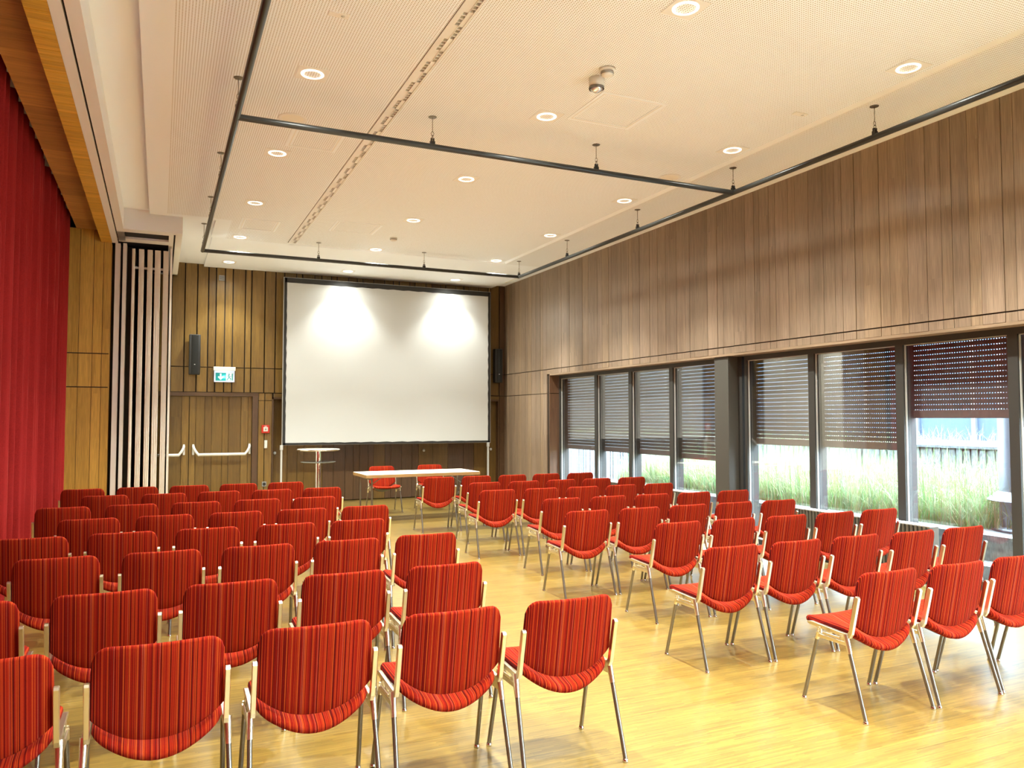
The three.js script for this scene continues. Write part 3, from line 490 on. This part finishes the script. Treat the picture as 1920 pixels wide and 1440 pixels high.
// ---- chairs
function shell(P, outline, n, m, h, uvf) {   // padded panel: mid surface P(s,t), outline(s) gives t range, half thickness h, rounded rim
  const pos = [], uv = [], idx = [], grid = [];
  const S = (i) => Math.sin((i / n - 0.5) * Math.PI) * 0.55 + (i / n * 2 - 1) * 0.45;
  const pt = (i, j) => { const s = S(i), [a, b] = outline(s); return P(s, a + (b - a) * j / m); };
  const nor = (i, j) => { const e = 1, A = pt(Math.min(n, i + e), j), B = pt(Math.max(0, i - e), j), C = pt(i, Math.min(m, j + e)), D = pt(i, Math.max(0, j - e)); return A.clone().sub(B).cross(C.clone().sub(D)).normalize(); };
  for (const side of [1, -1]) { const base = pos.length / 3; for (let j = 0; j <= m; j++) for (let i = 0; i <= n; i++) { const p = pt(i, j), q = p.clone().addScaledVector(nor(i, j), side * h); pos.push(q.x, q.y, q.z); uv.push(...uvf(q)); } for (let j = 0; j < m; j++) for (let i = 0; i < n; i++) { const a = base + j * (n + 1) + i, b = a + n + 1; if (side > 0) idx.push(a, a + 1, b, a + 1, b + 1, b); else idx.push(a, b, a + 1, a + 1, b, b + 1); } }
  const loop = []; for (let i = 0; i < n; i++) loop.push([i, 0]); for (let j = 0; j < m; j++) loop.push([n, j]); for (let i = n; i > 0; i--) loop.push([i, m]); for (let j = m; j > 0; j--) loop.push([0, j]);
  const K = 4, L = loop.length, rb = pos.length / 3;
  loop.forEach(([i, j], k) => {
    const p = pt(i, j), nn = nor(i, j), A = pt(...loop[(k + 1) % L]), B = pt(...loop[(k + L - 1) % L]), o = A.clone().sub(B).cross(nn).normalize();
    for (let q = 0; q <= K; q++) { const a = Math.PI * q / K, v = p.clone().addScaledVector(nn, h * Math.cos(a)).addScaledVector(o, h * Math.sin(a)); pos.push(v.x, v.y, v.z); uv.push(...uvf(v)); }
  });
  for (let k = 0; k < L; k++) for (let q = 0; q < K; q++) { const a = rb + k * (K + 1) + q, b = rb + ((k + 1) % L) * (K + 1) + q; idx.push(a, a + 1, b, a + 1, b + 1, b); }
  const g = new THREE.BufferGeometry(); g.setAttribute('position', new THREE.Float32BufferAttribute(pos, 3)); g.setAttribute('uv', new THREE.Float32BufferAttribute(uv, 2)); g.setIndex(idx); g.computeVertexNormals();
  const nr = g.attributes.normal; // weld the rim normals to the faces
  loop.forEach(([i, j], k) => { for (const [q, base] of [[0, 0], [K, (n + 1) * (m + 1)]]) { const a = rb + k * (K + 1) + q, b = base + j * (n + 1) + i, v = new THREE.Vector3(nr.getX(a) + nr.getX(b), nr.getY(a) + nr.getY(b), nr.getZ(a) + nr.getZ(b)).normalize(); nr.setXYZ(a, v.x, v.y, v.z); nr.setXYZ(b, v.x, v.y, v.z); } });
  return g;
}
const chairGeo = (() => {
  const W = 0.2155, r = 0.05, TOP = 0.762;
  const back = shell((s, y) => { const k = (y - 0.43) / 0.34, x = s * (W + 0.011 * (1 - k)); return new THREE.Vector3(x, y, 0.092 + 0.19 * (y - 0.43) + 0.034 * (1 - s * s)); },
    (s) => { const a = Math.abs(s) * W, c = W - r; const top = a > c ? TOP - r + Math.sqrt(Math.max(0, r * r - (a - c) ** 2)) : TOP; return [0.412 + 0.095 * Math.abs(s) ** 2.3, top]; }, 22, 8, 0.0105, (p) => [p.x / 0.46 + 0.5, p.y]);
  const seat = shell((s, z) => { const k = (z + 0.235) / 0.37, x = s * 0.213 * (1 - 0.03 * k); const y = 0.452 - 0.012 * k - (0.008 + 0.08 * k) * (1 - s * s) - (z < -0.19 ? (z + 0.19) ** 2 * 6 : 0); return new THREE.Vector3(x, y, z); },
    (s) => { const a = Math.abs(s), c = Math.max(0, (a - 0.78) / 0.22); return [-0.235 + 0.045 * (1 - Math.sqrt(1 - c * c)), 0.142 - 0.03 * a * a - 0.04 * (1 - Math.sqrt(1 - c * c))]; }, 22, 8, 0.019, (p) => [p.x / 0.46 + 0.5, p.z]);
  const under = shell((s, z) => { const k = (z + 0.235) / 0.37, x = s * 0.19; return new THREE.Vector3(x, 0.452 - 0.012 * k - (0.008 + 0.08 * k) * (1 - s * s) - 0.023, z); }, () => [-0.18, 0.095], 8, 4, 0.005, () => [0, 0]);
  const side = (s) => { // L shaped cast frame: back post running into the seat rail
    const sh = new THREE.Shape(); const c = [[-0.195, 0.438], [-0.18, 0.43], [0.085, 0.412], [0.108, 0.416], [0.122, 0.438], [0.168, 0.636], [0.163, 0.644], [0.153, 0.646], [0.147, 0.64], [0.104, 0.449], [0.094, 0.436], [0.08, 0.432], [-0.16, 0.446]];
    c.forEach((p, i) => (i ? sh.lineTo(p[0], p[1]) : sh.moveTo(p[0], p[1]))); sh.closePath();
    const g = new THREE.ExtrudeGeometry(sh, { depth: 0.016, bevelEnabled: true, bevelSize: 0.002, bevelThickness: 0.002, bevelSegments: 1 }); // local x=z, y=y, extruded along local z -> world x
    g.applyMatrix4(new THREE.Matrix4().set(0, 0, s, s > 0 ? 0.231 : -0.231, 0, 1, 0, 0, 1, 0, 0, 0, 0, 0, 0, 1));
    if (s > 0) { const p = g.index; const a = g.attributes.position.array, nn = g.attributes.normal.array, u = g.attributes.uv.array; for (let t = 0; t < a.length / 9; t++) for (let k = 0; k < 3; k++) { let q = a[t * 9 + 3 + k]; a[t * 9 + 3 + k] = a[t * 9 + 6 + k]; a[t * 9 + 6 + k] = q; q = nn[t * 9 + 3 + k]; nn[t * 9 + 3 + k] = nn[t * 9 + 6 + k]; nn[t * 9 + 6 + k] = q; } g.computeVertexNormals(); }
    return g;
  };
  const bracket = (s) => { const x = s * 0.243, b = (y0, z0, y1, z1, w, o = 0) => rbox(Math.min(x - w, x + w) + o * s, y0, z0, x + w + o * s, y1, z1, 0.004, 1);
    return [b(0.372, -0.115, 0.394, 0.09, 0.011, 0.004), b(0.385, -0.115, 0.43, -0.09, 0.008), b(0.385, 0.04, 0.425, 0.085, 0.008), b(0.395, -0.05, 0.44, -0.02, 0.006), cyl(0.0165, 0.0125, [s * 0.247, 0.432, 0.082], [s * 0.2495, 0.335, 0.112], 10), cyl(0.014, 0.012, [s * 0.247, 0.40, -0.105], [s * 0.249, 0.36, -0.118], 10), b(0.398, -0.07, 0.412, 0.05, 0.004, 0.014), cyl(0.006, 0.006, [s * 0.231, 0.412, -0.102], [s * 0.259, 0.412, -0.102], 8), cyl(0.006, 0.006, [s * 0.231, 0.412, 0.065], [s * 0.259, 0.412, 0.065], 8)]; };
  const legs = []; for (const s of [-1, 1]) for (const f of [1, -1]) legs.push({ tube: cyl(0.0105, 0.0105, [s * 0.257, 0.014, f * 0.212], f > 0 ? [s * 0.249, 0.36, 0.104] : [s * 0.248, 0.375, -0.113], 10), glide: lathe([[0.001, 0], [0.013, 0], [0.0145, 0.005], [0.012, 0.014], [0.009, 0.018], [0.001, 0.018]], 10, [s * 0.257, 0, f * 0.212]) });
  return { back, seat, under, side, bracket, legs };
})();
function makeChair() {
  const t = new THREE.Group(); t.name = 'stacking_chair';
  mesh('backrest', chairGeo.back, M.fabric, t); const st = mesh('seat', chairGeo.seat, M.fabric, t); mesh('under_shell', chairGeo.under, M.black, st);
  for (const s of [-1, 1]) { const f = mesh('side_frame', chairGeo.side(s), M.alu, t); mesh('leg_bracket', chairGeo.bracket(s), M.alu, f); }
  for (const l of chairGeo.legs) { const g = mesh('leg', l.tube, M.steel, t); mesh('glide', l.glide, M.chrome, g); }
  return t;
}
const proto = makeChair();
function placeChair(x, z, turn, label, group) { const c = proto.clone(); c.name = numbered('stacking_chair'); c.position.set(x, 0, z); c.rotation.y = turn; c.userData = { label, category: 'chair', group }; scene.add(c); return c; }
const ord = ['first', 'second', 'third', 'fourth', 'fifth', 'sixth', 'seventh', 'eighth'];
{
  const ZL = [-10.53, -9.55, -8.48, -7.46, -6.48, -5.5, -4.37, -3.35], OFF = 0;
  for (let r = 0; r < 8; r++) {
    const odd = r % 2 === 0, last = odd ? 1.505 : r === 7 ? 1.75 : r === 5 ? 1.765 : 1.79, n = 5;
    for (let i = 0; i < n; i++) placeChair(last - 0.577 * i + rr(-0.004, 0.004), ZL[r] + rr(-0.02, 0.02), rr(-0.012, 0.012), `red striped chair, left block, ${ord[r]} row from the screen, ${ord[i]} seat from aisle`, 'chairs of the left block');
    const RX = [[3.60, 0.562], [3.845, 0.557], [3.585, 0.557], [3.82, 0.556], [3.525, 0.557], [3.80, 0.556], [3.41, 0.556], [3.645, 0.556]][r], ZR = [-10.53, -9.45, -8.42, -7.28, -6.26, -5.27, -4.19, -3.2][r], m = r === 7 ? 4 : 5;
    for (let i = 0; i < m; i++) placeChair(RX[0] + RX[1] * i + rr(-0.0025, 0.0025), ZR + 0.008 * i + rr(-0.012, 0.012), rr(-0.008, 0.008), `red striped chair, right block, ${ord[r]} row from the screen, ${ord[i]} seat from aisle`, 'chairs of the right block');
  }
  placeChair(3.5, -12.95, Math.PI + 0.03, 'red striped chair behind the folding table, left of the two', 'chairs behind the table');
  placeChair(4.38, -13.02, Math.PI - 0.05, 'red striped chair behind the folding table, right of the two', 'chairs behind the table');
}
// ---- radiators in front of the windows
{
  const sec = rbox(-0.07, 0.1, -0.015, 0.07, 0.565, 0.015, 0.013, 2), cap = rbox(-0.071, 0.556, -0.02, 0.071, 0.572, 0.02, 0.006, 1);
  const rad = (z0, z1, label) => {
    const t = thing('column_radiator', label, 'radiator', undefined, [6.745, 0, 0]), n = Math.floor((z1 - z0) / 0.046);
    for (let i = 0; i < n; i++) { const s = mesh('section', sec, M.radiator, t); s.position.z = z0 + 0.046 * (i + 0.5); const c = mesh('top_cap', cap, M.radiatorTop, s); }
    mesh('pipe', [cyl(0.02, 0.02, [0, 0.15, z0], [0, 0.15, z0 + n * 0.046], 10), cyl(0.02, 0.02, [0, 0.5, z0], [0, 0.5, z0 + n * 0.046], 10)], M.radiator, t);
    for (const z of [z0 + 0.2, z0 + n * 0.046 - 0.2]) mesh('foot', bx(-0.05, 0, z - 0.012, 0.05, 0.12, z + 0.012), M.radiator, t);
  };
  rad(-7.2, -5.08, 'beige column radiator under the windows right of the dark column');
  rad(-11.9, -8.7, 'beige column radiator under the far window bay');
}
// ---- outside: ledge, planter, grass, retaining wall, flue pipe, facade
{
  const ground = mesh('ground', uvMetres(bx(6.95, -0.3, -40, 30, -0.04, -2.6)), M.stone, scene); ground.userData = { kind: 'structure', label: 'grey stone ground outside the windows', category: 'ground' };
  const bounce_terrace = mesh('bounce_terrace', uvMetres(bx(6.95, -0.3, -2.6, 30, -0.04, 12)), M.bouncePaving, scene); bounce_terrace.userData = { kind: 'structure', label: 'unseen pale paved terrace outside the rear windows', category: 'ground' };  // unseen pale ground added to reflect daylight up to the ceiling
  const pk = single('planter_kerb', [uvMetres(bx(7.75, -0.04, -13.2, 8.05, 0.40, -2.6)), uvMetres(bx(7.45, -0.04, -13.2, 7.75, 0.14, -2.6))], M.stone, 'weathered stone kerb holding the tall grass outside the windows', 'kerb');
  const so = single('planter_soil', uvMetres(bx(8.05, -0.04, -13.2, 10.34, 0.33, -2.6)), M.soil, 'earth bed under the tall grass outside', 'soil'); so.userData.kind = 'stuff';
  const wg = []; for (let z = -40; z < 6; z += 0.115) { const w = rr(0.07, 0.1), d = rr(0.012, 0.035); wg.push(uvMetres(bx(10.4 - d, -0.04, z, 10.45, 1.17, z + w))); }
  wg.push(uvMetres(bx(10.405, -0.04, -40, 10.75, 1.17, 6)));
  wg.push(uvMetres(bx(10.36, 1.17, -40, 10.8, 1.205, 6)));
  single('retaining_wall', wg, M.concrete, 'rough ribbed concrete retaining wall beyond the grass', 'wall');
  const tp = single('upper_bed', uvMetres(bx(10.8, -0.04, -40, 14.9, 1.15, 6)), M.soil, 'planted strip on top of the retaining wall', 'soil'); tp.userData.kind = 'stuff';
  const blade = (h, w, lean) => { const p = [], u = []; const n = 4, q = (i) => { const k = i / n; return [w * (1 - k * 0.92) / 2, h * k * (1 - 0.25 * lean * k), lean * h * 0.5 * k * k]; }; for (let i = 0; i < n; i++) { const [a, y0, z0] = q(i), [b, y1, z1] = q(i + 1); p.push(-a, y0, z0, a, y0, z0, b, y1, z1, -a, y0, z0, b, y1, z1, -b, y1, z1); } const g = new THREE.BufferGeometry(); g.setAttribute('position', new THREE.Float32BufferAttribute(p, 3)); g.computeVertexNormals(); return g; };
  const gm = new THREE.MeshPhysicalMaterial({ color: 0xffffff, roughness: 0.9, transmission: 0.35, thickness: 0, side: THREE.DoubleSide });
  const field = (name, label, n, place, hts) => { const tall = hts[2] ?? 0;
    const kinds = [0.15, 0.5, 1.0, 1.5].map((l) => blade(1, 0.012, l));
    const g = new THREE.Group(); g.name = numbered(name); g.userData = { kind: 'stuff', label, category: 'grass' }; scene.add(g);
    kinds.forEach((k, ki) => { const im = new THREE.InstancedMesh(k, gm, n / 4); im.name = 'grass_blades'; im.userData = { kind: 'stuff' }; im.castShadow = im.receiveShadow = true; const mt = new THREE.Matrix4(), c = new THREE.Color();
      for (let i = 0; i < n / 4; i++) { const [x, y, z] = place(), h = rr(hts[0], hts[1]) + tall * Math.max(0, (x - 8.6) / 1.3); mt.compose(new THREE.Vector3(x, y, z), new THREE.Quaternion().setFromEuler(new THREE.Euler(0, rr(0, 6.28), 0)), new THREE.Vector3(rr(0.7, 1.5), h, h)); im.setMatrixAt(i, mt); const q = rnd(); if (q < 0.2) c.setRGB(0.3, 0.26, 0.14); else c.setRGB(rr(0.12, 0.24), rr(0.2, 0.32), rr(0.07, 0.13)); im.setColorAt(i, c); }
      g.add(im); });
  };
  field('tall_grass', 'dense tall pale green grass outside the windows', 20000, () => { const z = rr(-13, -2.7); return [rr(8.1, 9.9), 0.32, z]; }, [0.35, 0.85, 0.25]);
  field('dry_grass', 'loose dry grass tufts on top of the retaining wall', 3000, () => [rr(10.9, 12.5), 1.14, rr(-22, 4)], [0.12, 0.4]);
  const fp = thing('flue_pipe', 'thick round metal pipe with a conical collar standing outside', 'pipe', undefined, [8.45, 0.4, -5.2]);
  mesh('pipe_shaft', [cyl(0.32, 0.32, [0, 0, 0], [0, 5.5, 0], 40)], M.zinc, fp);
  mesh('plinth', uvMetres(bx(-0.395, -0.068, -0.55, 0.45, 0, 0.6)), M.stone, fp);
  mesh('collar', lathe([[0.325, 0.42], [0.43, 0.33], [0.432, 0.322], [0.325, 0.35]], 40), M.zinc, fp);
  mesh('base_ring', lathe([[0.322, 0.05], [0.35, 0.03], [0.40, 0.002], [0.322, 0.002]], 40), M.zinc, fp);
  const fc = thing('neighbour_facade', 'blue grey facade with thin uprights beyond the retaining wall', 'building', undefined, [15, 0, 0]);
  mesh('facade_face', bx(0, 0, -40, 0.3, 6, 6), M.facade, fc);
  for (let z = -39; z < 6; z += 1.3) mesh('upright', bx(-0.06, 0.8, z, 0, 6, z + 0.09), M.facadeBar, fc);
}
renderer.render(scene, camera);
